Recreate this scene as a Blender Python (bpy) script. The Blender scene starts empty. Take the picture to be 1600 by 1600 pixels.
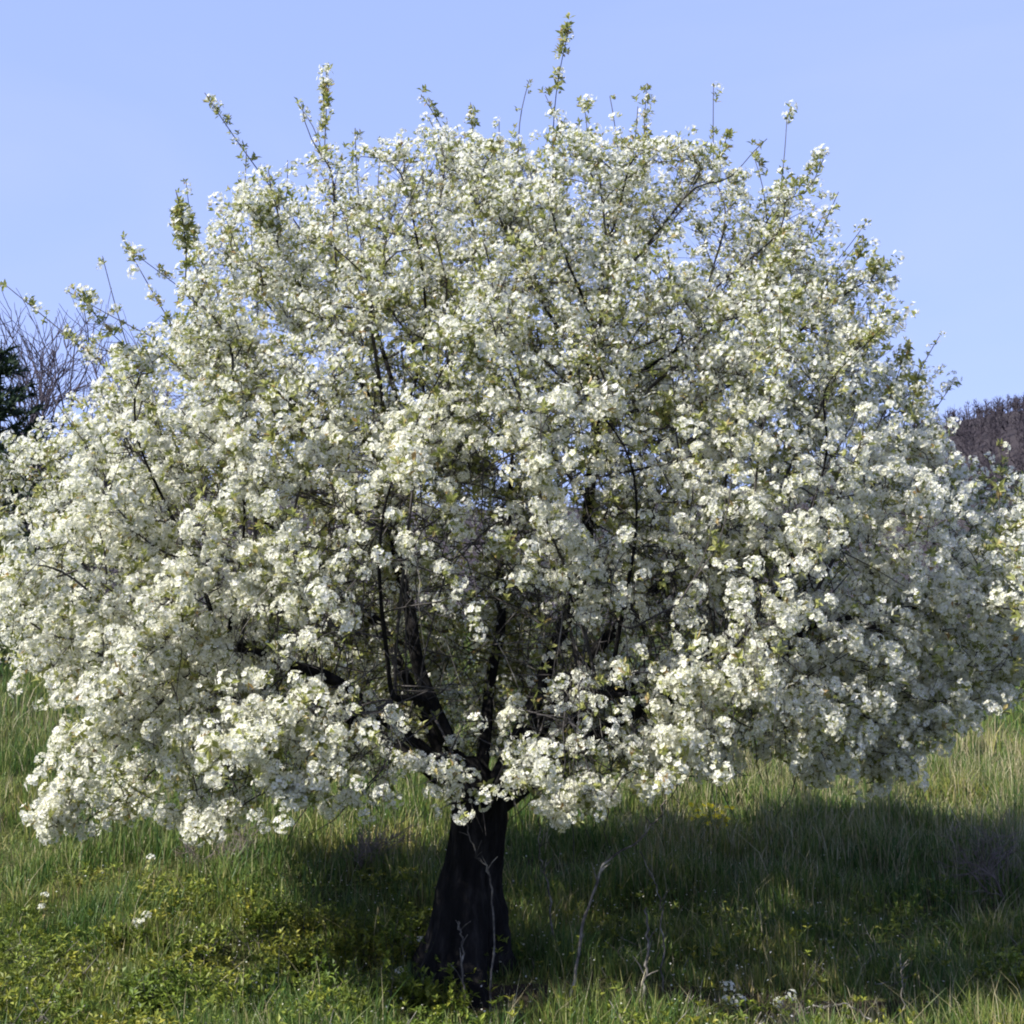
import bpy, math, random
import numpy as np
from mathutils import Vector, Matrix, noise

random.seed(7)
rng = np.random.default_rng(7)
SC = bpy.context.scene
COL = SC.collection
R = math.radians

# ------------------------------------------------------------------ camera, sky, sun, exposure
CAM = Vector((0.0, -8.0, 1.6))
PITCH = 6.3
cam_data = bpy.data.cameras.new('camera')
cam = bpy.data.objects.new('camera', cam_data)
COL.objects.link(cam)
cam.location = CAM
cam.rotation_euler = (R(90 + PITCH), 0, 0)
cam_data.sensor_width = 36
cam_data.lens = 52.2
cam_data.clip_start = 0.05
cam_data.clip_end = 2000
SC.camera = cam

SUN_DIR = Vector((-1.0, -0.66, 1.08)).normalized()      # towards the sun
SUN_EL = math.asin(SUN_DIR.z)
SUN_AZ = math.atan2(SUN_DIR.x, SUN_DIR.y)                # clockwise from +Y
world = bpy.data.worlds.new('World')
SC.world = world
world.use_nodes = True
wn = world.node_tree
bg = wn.nodes['Background']
sky = wn.nodes.new('ShaderNodeTexSky')
sky.sky_type = 'NISHITA'
sky.sun_disc = False
sky.sun_elevation = SUN_EL
sky.sun_rotation = SUN_AZ
sky.altitude = 1200
sky.air_density = 1.0
sky.dust_density = 0.3
sky.ozone_density = 2.5
tint = wn.nodes.new('ShaderNodeMix'); tint.data_type = 'RGBA'; tint.blend_type = 'MULTIPLY'; tint.inputs[0].default_value = 1.0
tint.inputs[7].default_value = (1.22, 1.42, 2.40, 1)
gam = wn.nodes.new('ShaderNodeGamma'); gam.inputs[1].default_value = 0.25      # a hazy spring sky, even from zenith to horizon
wn.links.new(sky.outputs[0], gam.inputs[0]); wn.links.new(gam.outputs[0], tint.inputs[6])
# faint high haze
wtc = wn.nodes.new('ShaderNodeTexCoord'); wmp = wn.nodes.new('ShaderNodeMapping'); wmp.inputs['Scale'].default_value = (1.0, 1.0, 3.2)
wn.links.new(wtc.outputs['Generated'], wmp.inputs[0])
wnz = wn.nodes.new('ShaderNodeTexNoise'); wnz.inputs['Scale'].default_value = 2.6; wnz.inputs['Detail'].default_value = 5; wnz.inputs['Roughness'].default_value = 0.5; wnz.inputs['Distortion'].default_value = 0.6
wn.links.new(wmp.outputs[0], wnz.inputs[0])
wrp = wn.nodes.new('ShaderNodeMapRange'); wrp.inputs[1].default_value = 0.42; wrp.inputs[2].default_value = 0.75; wrp.inputs[3].default_value = 0.0; wrp.inputs[4].default_value = 0.22
wn.links.new(wnz.outputs[0], wrp.inputs[0])
wmx = wn.nodes.new('ShaderNodeMix'); wmx.data_type = 'RGBA'
wn.links.new(wrp.outputs[0], wmx.inputs[0]); wn.links.new(tint.outputs[2], wmx.inputs[6]); wmx.inputs[7].default_value = (2.0, 2.2, 2.9, 1)
wn.links.new(wmx.outputs[2], bg.inputs[0])
bg.inputs[1].default_value = 0.15

sun_data = bpy.data.lights.new('sun', 'SUN')
sun_data.energy = 4.4
sun_data.angle = R(0.53)
sun_data.color = (1.0, 0.955, 0.88)
sun = bpy.data.objects.new('sun', sun_data)
COL.objects.link(sun)
sun.rotation_euler = SUN_DIR.to_track_quat('Z', 'Y').to_euler()

vs = SC.view_settings
vs.view_transform = 'Standard'
vs.look = 'None'
vs.exposure = 1.2
vs.gamma = 1.0
vs.use_curve_mapping = False
SC.cycles.max_bounces = 9
SC.cycles.diffuse_bounces = 8
SC.cycles.transmission_bounces = 8
SC.cycles.glossy_bounces = 2
SC.cycles.use_denoising = True
SC.cycles.filter_width = 2.0

# ------------------------------------------------------------------ helpers
FPX = 52.2 / 36 * 1600
_cp, _sp = math.cos(R(PITCH)), math.sin(R(PITCH))

def P(u, v, y):
    """world point seen at photo pixel (u, v) that stands at depth coordinate y"""
    a, b = (u - 800) / FPX, (800 - v) / FPX
    d = Vector((a, _cp - b * _sp, _sp + b * _cp))
    t = (y - CAM.y) / d.y
    return CAM + d * t

def G(u, v):
    """ground point seen at a photo pixel"""
    a, b = (u - 800) / FPX, (800 - v) / FPX
    d = Vector((a, _cp - b * _sp, _sp + b * _cp))
    t = 4.0
    for _ in range(4000):
        p = CAM + d * t
        if p.z <= ground_z(p.x, p.y):
            break
        t += 0.01
    return p

def smooth(a, b, x):
    t = np.clip((x - a) / (b - a), 0, 1)
    return t * t * (3 - 2 * t)

def ground_z(x, y):
    x = np.asarray(x, float); y = np.asarray(y, float)
    yy = np.clip(y, 0, 15)
    z = 0.155 * yy + 0.004 * np.clip(y - 15, 0, 1e9)
    z = z - 0.035 * np.clip(x, -8, 8) * smooth(0, 6, y)
    z = z + 0.05 * np.sin(1.3 * x + 0.7) * np.cos(1.1 * y + 0.4) + 0.025 * np.sin(3.1 * x + 1.0 + 1.7 * y)
    bank = smooth(-0.75, -0.35, x) * (1 - smooth(1.7, 2.6, x))
    edge = -0.27 + 0.07 * np.sin(2.3 * x + 0.6)
    z = z - 0.10 * bank * (1 - smooth(edge - 0.13, edge + 0.05, y)) * smooth(-2.2, -1.0, y)
    return z

def mat(name, build):
    m = bpy.data.materials.new(name)
    m.use_nodes = True
    nt = m.node_tree
    for n in list(nt.nodes):
        nt.nodes.remove(n)
    out = nt.nodes.new('ShaderNodeOutputMaterial')
    nt.links.new(build(nt), out.inputs[0])
    return m

def ramp(nt, fac, stops):
    r = nt.nodes.new('ShaderNodeValToRGB')
    e = r.color_ramp.elements
    while len(e) < len(stops):
        e.new(0.5)
    for k, (p, c) in enumerate(stops):
        e[k].position = p
        e[k].color = (*c, 1)
    nt.links.new(fac, r.inputs[0])
    return r.outputs[0]

def foliage_mat(name, stops, trans=0.35, rough=0.6, spec=0.25, tcol=None, patch=None):
    """thin leaf or petal: each piece takes its own colour from the ramp"""
    def b(nt):
        g = nt.nodes.new('ShaderNodeNewGeometry')
        c = ramp(nt, g.outputs['Random Per Island'], stops)
        if patch:
            nz = nt.nodes.new('ShaderNodeTexNoise'); nz.inputs['Scale'].default_value = patch; nz.inputs['Detail'].default_value = 3
            nt.links.new(g.outputs['Position'], nz.inputs[0])
            pc = ramp(nt, nz.outputs[0], [(0.33, (0.55, 0.75, 0.75)), (0.5, (0.95, 1.0, 1.0)), (0.67, (1.45, 1.2, 1.25))])
            mz = nt.nodes.new('ShaderNodeMix'); mz.data_type = 'RGBA'; mz.blend_type = 'MULTIPLY'; mz.inputs[0].default_value = 1
            nt.links.new(c, mz.inputs[6]); nt.links.new(pc, mz.inputs[7]); c = mz.outputs[2]
        p = nt.nodes.new('ShaderNodeBsdfPrincipled')
        p.inputs['Roughness'].default_value = rough
        p.inputs['Specular IOR Level'].default_value = spec
        nt.links.new(c, p.inputs['Base Color'])
        t = nt.nodes.new('ShaderNodeBsdfTranslucent')
        if tcol:
            mx = nt.nodes.new('ShaderNodeMix'); mx.data_type = 'RGBA'; mx.blend_type = 'MULTIPLY'
            mx.inputs[0].default_value = 1
            nt.links.new(c, mx.inputs[6]); mx.inputs[7].default_value = (*tcol, 1)
            nt.links.new(mx.outputs[2], t.inputs[0])
        else:
            nt.links.new(c, t.inputs[0])
        m = nt.nodes.new('ShaderNodeMixShader')
        m.inputs[0].default_value = trans
        nt.links.new(p.outputs[0], m.inputs[1]); nt.links.new(t.outputs[0], m.inputs[2])
        return m.outputs[0]
    return mat(name, b)

def solid_mat(name, stops, scale=20, rough=0.85, bump=0.3, stretch=(1, 1, 1), dist=0.01, spec=0.2):
    """noise-coloured rough surface with fine relief"""
    def b(nt):
        tc = nt.nodes.new('ShaderNodeTexCoord')
        mp = nt.nodes.new('ShaderNodeMapping'); mp.inputs['Scale'].default_value = stretch
        nt.links.new(tc.outputs['Object'], mp.inputs[0])
        n = nt.nodes.new('ShaderNodeTexNoise')
        n.inputs['Scale'].default_value = scale; n.inputs['Detail'].default_value = 6; n.inputs['Roughness'].default_value = 0.65
        nt.links.new(mp.outputs[0], n.inputs[0])
        c = ramp(nt, n.outputs[0], stops)
        p = nt.nodes.new('ShaderNodeBsdfPrincipled')
        p.inputs['Roughness'].default_value = rough
        p.inputs['Specular IOR Level'].default_value = spec
        nt.links.new(c, p.inputs['Base Color'])
        bp = nt.nodes.new('ShaderNodeBump'); bp.inputs['Strength'].default_value = bump; bp.inputs['Distance'].default_value = dist
        nt.links.new(n.outputs[0], bp.inputs['Height'])
        nt.links.new(bp.outputs[0], p.inputs['Normal'])
        return p.outputs[0]
    return mat(name, b)

M = {}
M['petal'] = foliage_mat('petal', [(0, (0.68, 0.68, 0.50)), (0.5, (0.79, 0.79, 0.67)), (1, (0.85, 0.84, 0.82))], 0.5, 0.7, 0.1)
M['anther'] = foliage_mat('anther', [(0, (0.30, 0.28, 0.08)), (0.6, (0.42, 0.38, 0.14)), (1, (0.20, 0.12, 0.08))], 0.1)
M['young_leaf'] = foliage_mat('young_leaf', [(0, (0.17, 0.20, 0.05)), (0.5, (0.31, 0.33, 0.10)), (0.88, (0.43, 0.43, 0.17)), (1, (0.34, 0.22, 0.09))], 0.45, 0.5, 0.3)
M['weed_leaf'] = foliage_mat('weed_leaf', [(0, (0.07, 0.10, 0.014)), (0.5, (0.15, 0.18, 0.024)), (1, (0.29, 0.31, 0.045))], 0.35, 0.5, 0.3, None, 1.6)
M['grass'] = foliage_mat('grass', [(0, (0.038, 0.088, 0.02)), (0.45, (0.09, 0.14, 0.026)), (0.8, (0.15, 0.185, 0.036)), (1, (0.26, 0.24, 0.10))], 0.30, 0.5, 0.3, None, 1.1)
M['dry_grass'] = foliage_mat('dry_grass', [(0, (0.14, 0.13, 0.06)), (0.5, (0.26, 0.23, 0.12)), (1, (0.40, 0.36, 0.24))], 0.2)
M['needle'] = foliage_mat('needle', [(0, (0.012, 0.025, 0.012)), (1, (0.03, 0.05, 0.022))], 0.1, 0.5)
M['yellow_petal'] = foliage_mat('yellow_petal', [(0, (0.62, 0.50, 0.02)), (1, (0.80, 0.68, 0.03))], 0.2)
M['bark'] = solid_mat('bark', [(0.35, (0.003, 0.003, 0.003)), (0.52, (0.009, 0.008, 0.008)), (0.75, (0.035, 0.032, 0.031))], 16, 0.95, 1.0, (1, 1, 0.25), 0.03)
M['twig'] = solid_mat('twig', [(0.3, (0.03, 0.027, 0.026)), (0.7, (0.09, 0.083, 0.08))], 30, 0.9, 0.3)
M['pale_stem'] = solid_mat('pale_stem', [(0.38, (0.035, 0.031, 0.027)), (0.52, (0.12, 0.11, 0.095)), (0.66, (0.32, 0.30, 0.26))], 11, 0.9, 0.4)
M['purple_twig'] = solid_mat('purple_twig', [(0.3, (0.045, 0.038, 0.048)), (0.7, (0.10, 0.085, 0.105))], 3, 0.9, 0.1)
M['wood_twig'] = solid_mat('wood_twig', [(0.3, (0.024, 0.021, 0.028)), (0.7, (0.055, 0.046, 0.054))], 0.3, 0.95, 0.0)
M['brown_twig'] = solid_mat('brown_twig', [(0.3, (0.10, 0.08, 0.07)), (0.7, (0.22, 0.185, 0.17))], 5, 0.9, 0.1)

def link(o, parent=None):
    COL.objects.link(o)
    if parent is not None:
        o.parent = parent
    return o

def tag(o, label=None, cat=None, group=None, kind=None):
    if label: o['label'] = label
    if cat: o['category'] = cat
    if group: o['group'] = group
    if kind: o['kind'] = kind
    return o

def empty(name, loc):
    o = bpy.data.objects.new(name, None)
    o.empty_display_size = 0.1
    o.location = loc
    return link(o)

def tri_mesh(name, V, F, mi=None, mats=(), smoothed=None):
    """triangles from arrays"""
    V = np.ascontiguousarray(V, np.float32); F = np.ascontiguousarray(F, np.int32)
    me = bpy.data.meshes.new(name)
    me.vertices.add(len(V)); me.vertices.foreach_set('co', V.ravel())
    me.loops.add(F.size); me.loops.foreach_set('vertex_index', F.ravel())
    me.polygons.add(len(F))
    me.polygons.foreach_set('loop_start', np.arange(0, F.size, 3, dtype=np.int32))
    for m in mats:
        me.materials.append(m)
    if mi is not None:
        me.polygons.foreach_set('material_index', np.ascontiguousarray(mi, np.int32))
    me.polygons.foreach_set('use_smooth', np.full(len(F), bool(smoothed)))
    me.update(calc_edges=True)
    me.validate()
    return me

class Soup:
    """collects triangles"""
    def __init__(s): s.V = []; s.F = []; s.m = []; s.n = 0
    def add(s, V, F, m=0):
        V = np.asarray(V, float).reshape(-1, 3); F = np.asarray(F, int).reshape(-1, 3)
        s.V.append(V); s.F.append(F + s.n); s.n += len(V)
        s.m.append(np.full(len(F), m) if np.isscalar(m) else np.asarray(m))
    def arrays(s):
        return np.concatenate(s.V), np.concatenate(s.F), np.concatenate(s.m)
    def mesh(s, name, mats, smoothed=False):
        V, F, m = s.arrays()
        return tri_mesh(name, V, F, m, mats, smoothed)
    def obj(s, name, mats, parent=None, smoothed=False):
        return link(bpy.data.objects.new(name, s.mesh(name, mats, smoothed)), parent)

def tube(s, pts, rad, sides=4, m=0, bump=0.0):
    pts = np.asarray(pts, float); rad = np.asarray(rad, float); n = len(pts)
    if n < 2: return
    t = np.gradient(pts, axis=0)
    t /= np.linalg.norm(t, axis=1, keepdims=True) + 1e-9
    ref = np.array((0.31, 0.95, 0.05)) if abs(t[:, 2]).mean() > 0.6 else np.array((0.05, 0.1, 1.0))
    a = np.cross(t, ref); a /= np.linalg.norm(a, axis=1, keepdims=True) + 1e-9
    b = np.cross(t, a)
    ang = np.arange(sides) * 2 * math.pi / sides
    rr = rad[:, None] * np.ones(sides)[None]
    if bump:
        rr = rr * (1 + bump * (rng.random((n, sides)) - 0.5))
    V = pts[:, None, :] + rr[..., None] * (np.cos(ang)[None, :, None] * a[:, None, :] + np.sin(ang)[None, :, None] * b[:, None, :])
    V = np.concatenate([V.reshape(-1, 3), pts[-1:] + t[-1:] * rad[-1]])
    i = np.arange(n - 1)[:, None] * sides; k = np.arange(sides)[None]; k2 = (k + 1) % sides
    A, B, C, D = i + k, i + k2, i + sides + k2, i + sides + k
    F = np.concatenate([np.stack([A, B, C], -1).reshape(-1, 3), np.stack([A, C, D], -1).reshape(-1, 3)])
    e = (n - 1) * sides
    cap = np.stack([e + np.arange(sides), e + (np.arange(sides) + 1) % sides, np.full(sides, n * sides)], -1)
    s.add(V, np.concatenate([F, cap]), m)

def frames(D, spin):
    """rotation matrices whose z axis is D"""
    D = D / (np.linalg.norm(D, axis=1, keepdims=True) + 1e-9)
    ref = np.where(np.abs(D[:, 2:3]) > 0.9, np.array([[1.0, 0, 0]]), np.array([[0, 0, 1.0]]))
    X = np.cross(ref, D); X /= np.linalg.norm(X, axis=1, keepdims=True) + 1e-9
    Y = np.cross(D, X)
    c, s = np.cos(spin)[:, None], np.sin(spin)[:, None]
    X2, Y2 = X * c + Y * s, -X * s + Y * c
    return np.stack([X2, Y2, D], axis=2)

def scatter(protos, idx, pos, rot, scl):
    """many copies of triangle prototypes as one array"""
    Vs, Fs, ms, n = [], [], [], 0
    for k, (V, F, m) in enumerate(protos):
        w = np.where(idx == k)[0]
        if not len(w): continue
        W = np.einsum('nij,vj->nvi', rot[w] * scl[w][:, None, None], V) + pos[w][:, None, :]
        Vs.append(W.reshape(-1, 3))
        Fs.append((F[None] + (np.arange(len(w)) * len(V))[:, None, None]).reshape(-1, 3) + n)
        ms.append(np.tile(m, len(w)))
        n += len(w) * len(V)
    return np.concatenate(Vs), np.concatenate(Fs), np.concatenate(ms)

# ------------------------------------------------------------------ ground, hill
def ground_mat(nt):
    g = nt.nodes.new('ShaderNodeNewGeometry')
    n1 = nt.nodes.new('ShaderNodeTexNoise'); n1.inputs['Scale'].default_value = 1.7; n1.inputs['Detail'].default_value = 8
    n2 = nt.nodes.new('ShaderNodeTexNoise'); n2.inputs['Scale'].default_value = 38; n2.inputs['Detail'].default_value = 4
    nt.links.new(g.outputs['Position'], n1.inputs[0]); nt.links.new(g.outputs['Position'], n2.inputs[0])
    c1 = ramp(nt, n1.outputs[0], [(0.3, (0.035, 0.030, 0.016)), (0.5, (0.06, 0.075, 0.022)), (0.7, (0.10, 0.105, 0.035))])
    c2 = ramp(nt, n2.outputs[0], [(0.35, (0.4, 0.4, 0.4)), (0.65, (1.3, 1.25, 1.1))])
    mx = nt.nodes.new('ShaderNodeMix'); mx.data_type = 'RGBA'; mx.blend_type = 'MULTIPLY'; mx.inputs[0].default_value = 1
    nt.links.new(c1, mx.inputs[6]); nt.links.new(c2, mx.inputs[7])
    # bare earth where the bank breaks off (steep faces)
    sx = nt.nodes.new('ShaderNodeSeparateXYZ'); nt.links.new(g.outputs['True Normal'], sx.inputs[0])
    st = ramp(nt, sx.outputs[2], [(0.80, (1, 1, 1)), (0.95, (0, 0, 0))])
    m2 = nt.nodes.new('ShaderNodeMix'); m2.data_type = 'RGBA'
    nt.links.new(st, m2.inputs[0]); nt.links.new(mx.outputs[2], m2.inputs[6]); m2.inputs[7].default_value = (0.032, 0.024, 0.018, 1)
    p = nt.nodes.new('ShaderNodeBsdfPrincipled'); p.inputs['Roughness'].default_value = 0.95; p.inputs['Specular IOR Level'].default_value = 0.1
    nt.links.new(m2.outputs[2], p.inputs['Base Color'])
    bp = nt.nodes.new('ShaderNodeBump'); bp.inputs['Strength'].default_value = 0.7; bp.inputs['Distance'].default_value = 0.03
    nt.links.new(n2.outputs[0], bp.inputs['Height']); nt.links.new(bp.outputs[0], p.inputs['Normal'])
    return p.outputs[0]
M['ground'] = mat('meadow_soil', ground_mat)

def grid_mesh(name, xs, ys, zf, m):
    X, Y = np.meshgrid(xs, ys, indexing='ij')
    V = np.stack([X, Y, zf(X, Y)], -1).reshape(-1, 3)
    ny = len(ys)
    i = np.arange(len(xs) - 1)[:, None] * ny; j = np.arange(ny - 1)[None]
    A, B, C, D = i + j, i + ny + j, i + ny + j + 1, i + j + 1
    F = np.concatenate([np.stack([A, B, C], -1).reshape(-1, 3), np.stack([A, C, D], -1).reshape(-1, 3)])
    return link(bpy.data.objects.new(name, tri_mesh(name, V, F, None, [m], True)))

def graded(lo, a, b, hi, step, n):
    core = np.arange(a, b, step)
    q = np.linspace(0, 1, n + 1)[1:]
    return np.concatenate([(a - (a - lo) * q ** 3)[::-1], core, b + (hi - b) * q ** 3])

gr = grid_mesh('ground', graded(-700, -4.5, 4.5, 700, 0.07, 45), graded(-60, -2.5, 3.0, 900, 0.06, 55),
               lambda X, Y: ground_z(X, Y) + 0.012 * np.sin(17 * X + 3 * np.sin(5 * Y)) * np.sin(15 * Y + 2 * np.sin(7 * X)) * (np.abs(Y) < 4), M['ground'])
tag(gr, kind='structure')

def hill_z(X, Y):
    ridge = 39 * np.exp(-((X - 105) / 85) ** 2) * np.exp(-((Y - 150) / 62) ** 2)
    ridge = ridge + 27 * np.exp(-((X + 60) / 75) ** 2) * np.exp(-((Y - 190) / 60) ** 2)
    return 1.0 + ridge * (1 + 0.05 * np.sin(X * 0.09 + 1) * np.cos(Y * 0.07)) + 0.5 * np.sin(X * 0.31) * np.sin(Y * 0.27) - 0.5
M['hill'] = solid_mat('hill_litter', [(0.3, (0.020, 0.016, 0.019)), (0.55, (0.034, 0.028, 0.031)), (0.75, (0.042, 0.038, 0.032))], 0.12, 0.95, 0.2)
hill = grid_mesh('hill', np.linspace(-280, 320, 150), np.linspace(40, 330, 90), hill_z, M['hill'])
tag(hill, kind='structure')

# bare wood over the hill: far, reads as one mass
def bare_proto(n, h, w, seed):
    r = np.random.default_rng(seed); s = Soup()
    tube(s, [(0, 0, -0.3), (0.02, 0, h * 0.5), (0, 0.03, h * 0.9)], [0.025 * h, 0.015 * h, 0.004 * h], 3)
    for k in range(n):
        z0 = h * r.uniform(0.12, 0.75); a = r.uniform(0, 2 * math.pi)
        L = w * r.uniform(0.5, 1.0) * (1.15 - z0 / h); up = r.uniform(0.5, 1.4)
        p0 = np.array((0, 0, z0)); p1 = p0 + np.array((math.cos(a), math.sin(a), up)) * L
        wd = np.cross(p1 - p0, r.normal(size=3)); wd /= np.linalg.norm(wd); wd *= 0.022 * h
        s.add([p0 - wd, p0 + wd, p1], [(0, 1, 2)])
        for q in range(3):
            t = r.uniform(0.35, 0.95); b0 = p0 + (p1 - p0) * t; b1 = b0 + r.normal(size=3) * L * 0.3 + np.array((0, 0, L * 0.3))
            s.add([b0 - wd * 0.6, b0 + wd * 0.6, b1], [(0, 1, 2)])
    return s.arrays()
protos = [bare_proto(13, 1.0, 0.42, 50 + k) for k in range(4)]
px = np.concatenate([rng.uniform(-160, 230, 500), rng.uniform(38, 66, 1700)])
py = np.concatenate([rng.uniform(70, 210, 500), rng.uniform(85, 165, 1700)]); pz = hill_z(px, py)
keep = pz > 3
px, py, pz = px[keep], py[keep], pz[keep]; n = len(px)
wv = scatter(protos, rng.integers(0, 4, n), np.stack([px, py, pz], 1), frames(np.tile([[0, 0, 1.0]], (n, 1)), rng.uniform(0, 6.28, n)), rng.uniform(1.3, 2.3, n))
wood = link(bpy.data.objects.new('bare_wood', tri_mesh('bare_wood', wv[0], wv[1], None, [M['wood_twig']])))
tag(wood, 'brown leafless wood covering the distant hillside', 'wood', kind='stuff')

# ------------------------------------------------------------------ blossom and leaf-tuft prototypes
def leaf_tris(s, base, d, up, L, W, m):
    d = d / np.linalg.norm(d); side = np.cross(d, up); side /= np.linalg.norm(side) + 1e-9
    nrm = np.cross(side, d)
    mid = base + d * L * 0.5 - nrm * W * 0.15
    tip = base + d * L - nrm * L * 0.12
    a, b = mid + side * W * 0.5 + nrm * W * 0.3, mid - side * W * 0.5 + nrm * W * 0.3
    s.add([base, a, mid, b, tip], [(0, 1, 2), (0, 2, 3), (1, 4, 2), (2, 4, 3)], m)

def flower(s, c, nrm, r, g, light=False, tiny=False):
    nrm = nrm / np.linalg.norm(nrm)
    u = np.cross(nrm, g.normal(size=3)); u /= np.linalg.norm(u); v = np.cross(nrm, u)
    a0 = g.uniform(0, 6.28)
    if tiny:
        for k in range(3):
            a = a0 + k * 2.094; a2 = a + 1.75; h1 = g.uniform(0.0, 0.35); h2 = g.uniform(0.0, 0.35)
            s.add([c, c + (u * math.cos(a) + v * math.sin(a)) * r * 0.95 + nrm * r * h1, c + (u * math.cos(a2) + v * math.sin(a2)) * r * 0.95 + nrm * r * h2], [(0, 1, 2)], 0)
        return
    for k in range(5):
        a = a0 + k * 2 * math.pi / 5 + g.normal() * 0.08
        d = u * math.cos(a) + v * math.sin(a); e = -u * math.sin(a) + v * math.cos(a)
        rr = r * g.uniform(0.88, 1.1); lift = g.uniform(0.1, 0.35)
        if light:
            s.add([c, c + d * rr * 0.9 + e * rr * 0.45 + nrm * rr * lift, c + d * rr * 0.9 - e * rr * 0.45 + nrm * rr * lift], [(0, 1, 2)], 0)
            continue
        s.add([c, c + d * rr * 0.6 + e * rr * 0.42 + nrm * rr * lift * 0.5, c + d * rr + nrm * rr * lift, c + d * rr * 0.6 - e * rr * 0.42 + nrm * rr * lift * 0.5],
              [(0, 1, 2), (0, 2, 3)], 0)
    q = c + nrm * r * 0.18
    s.add([q + u * r * 0.27, q + (-u * 0.5 + v * 0.8) * r * 0.27, q + (-u * 0.5 - v * 0.8) * r * 0.27], [(0, 1, 2)], 2)

def cluster_proto(nf, nl, seed, light=False, fr=0.0125, tiny=False):
    """a domed corymb of five-petalled flowers over a rosette of young leaves; z is its axis, the spur at 0"""
    g = np.random.default_rng(seed); s = Soup()
    for k in range(nf):
        th = math.acos(1 - (k + 0.5) / nf * 1.25); ph = k * 2.39996 + g.uniform(-0.3, 0.3)
        d = np.array((math.sin(th) * math.cos(ph), math.sin(th) * math.sin(ph), math.cos(th)))
        c = np.array((0, 0, 0.018)) + d * np.array((1, 1, 0.75)) * g.uniform(0.028, 0.038)
        flower(s, c, d + g.normal(size=3) * 0.25, fr * g.uniform(0.9, 1.12), g, light, tiny)
        if light: continue
        w = np.cross(d, (0.3, 0.5, 0.2)); w = w / np.linalg.norm(w) * 0.0007
        s.add([np.array((0, 0, 0.0)) - w, np.array((0, 0, 0.0)) + w, c], [(0, 1, 2)], 1)
    for k in range(nl):
        a = g.uniform(0, 6.28); el = g.uniform(-0.2, 0.7)
        d = np.array((math.cos(a), math.sin(a), el))
        leaf_tris(s, np.array((0, 0, 0.004)) + d * 0.008, d, np.array((0, 0, 1.0)), g.uniform(0.03, 0.05), g.uniform(0.014, 0.022), 1)
    return s.arrays()

def tuft_proto(nl, seed):
    g = np.random.default_rng(seed); s = Soup()
    for k in range(nl):
        a = k * 2.4 + g.uniform(-.4, .4); el = g.uniform(0.2, 1.8)
        d = np.array((math.cos(a), math.sin(a), el))
        leaf_tris(s, np.array((0, 0, 0.003 * k)), d, np.array((0.1, 0, 1.0)), g.uniform(0.028, 0.045), g.uniform(0.012, 0.02), 1)
    return s.arrays()
BLOSSOM = [cluster_proto(nf, nl, 10 + k) for k, (nf, nl) in enumerate([(13, 3), (12, 4), (14, 3), (11, 4), (12, 3), (10, 4)])]
LIGHT = [cluster_proto(nf, nl, 70 + k, True, 0.0150, True) for k, (nf, nl) in enumerate([(8, 3), (7, 3), (9, 2), (6, 4), (8, 3), (5, 4)])]
MIDDLE = [cluster_proto(nf, nl, 110 + k, True, 0.0135) for k, (nf, nl) in enumerate([(12, 2), (11, 3), (13, 2), (10, 3), (12, 2), (9, 3)])]
TUFT = [tuft_proto(k, 30 + k) for k in (7, 8, 9)]
MB = [M['petal'], M['young_leaf'], M['anther']]
BLOSSOM_ME = [tri_mesh('blossom_cluster', V, F, m, MB) for V, F, m in BLOSSOM]

# ------------------------------------------------------------------ the blossoming tree: skeleton
TX = -0.21
zrow = [P(0, v, 0).z for v in (1310, 1200, 1100, 1000, 900, 800, 700, 600, 500, 400, 330, 285, 250)]
lrow = [90, 60, 20, -25, -45, -45, 20, 190, 255, 285, 360, 455, 600]
rrow = [1010, 1400, 1600, 1650, 1650, 1610, 1510, 1400, 1345, 1320, 1275, 1200, 1060]
frow = [1.35, 1.5, 1.6, 1.65, 1.7, 1.7, 1.7, 1.65, 1.55, 1.35, 1.1, 0.8, 0.4]
drow = [1.8, 2.0, 2.1, 2.2, 2.25, 2.25, 2.2, 2.0, 1.75, 1.5, 1.15, 0.8, 0.4]
XL = [P(u, 800, -0.3).x for u in lrow]; XR = [P(u, 800, -0.3).x for u in rrow]
XC = -0.1

def env(p):
    """relative radius inside the crown (1 = its surface)"""
    x, y, z = p[..., 0], p[..., 1], p[..., 2]
    xl = np.interp(z, zrow, XL); xr = np.interp(z, zrow, XR); dy = np.where(y < 0, np.interp(z, zrow, frow), np.interp(z, zrow, drow))
    rx = np.where(x < XC, XC - xl, xr - XC)
    e = np.sqrt(((x - XC) / rx) ** 2 + (y / dy) ** 2)
    # lower edge: hangs lowest on the left, rises towards the right tip
    zb = np.interp(x, [-2.7, -2.4, -2.3, -1.6, -0.8, 0.3, 0.8, 1.2, 1.8, 2.3, 2.8], [1.45, 1.38, 0.78, 0.78, 0.92, 0.86, 1.07, 1.08, 0.98, 1.25, 1.55])
    zb = zb + 0.05 * np.clip(-y, 0, 3) + 0.06 * np.clip(y, 0, 3)
    e = np.where((z < zb) | (z > zrow[-1]), 9.0, e)
    e = e * (1 + 0.11 * np.sin(4.1 * x + 1.7 * z + 0.6) * np.sin(3.3 * z + 1.1 * y) + 0.06 * np.sin(9.3 * x - 5 * z + 2 * y))
    top = (z - 2.4) / (zrow[-1] + 0.15 - 2.4)
    return np.maximum(e, np.where(top > 0, top, 0))

def gap(p):
    """the dark opening between the low front boughs"""
    x, y, z = p[..., 0], p[..., 1], p[..., 2]
    g = np.exp(-(((x + 0.28) / 0.70) ** 2 + ((z - 1.72) / 0.54) ** 2) ** 1.3) * (y < 0.1)
    g2 = np.exp(-(((x - 0.3) / 0.35) ** 2 + ((z - 1.35) / 0.3) ** 2)) * (y < 0.1)
    return np.maximum(g, 0.75 * g2)

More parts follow.
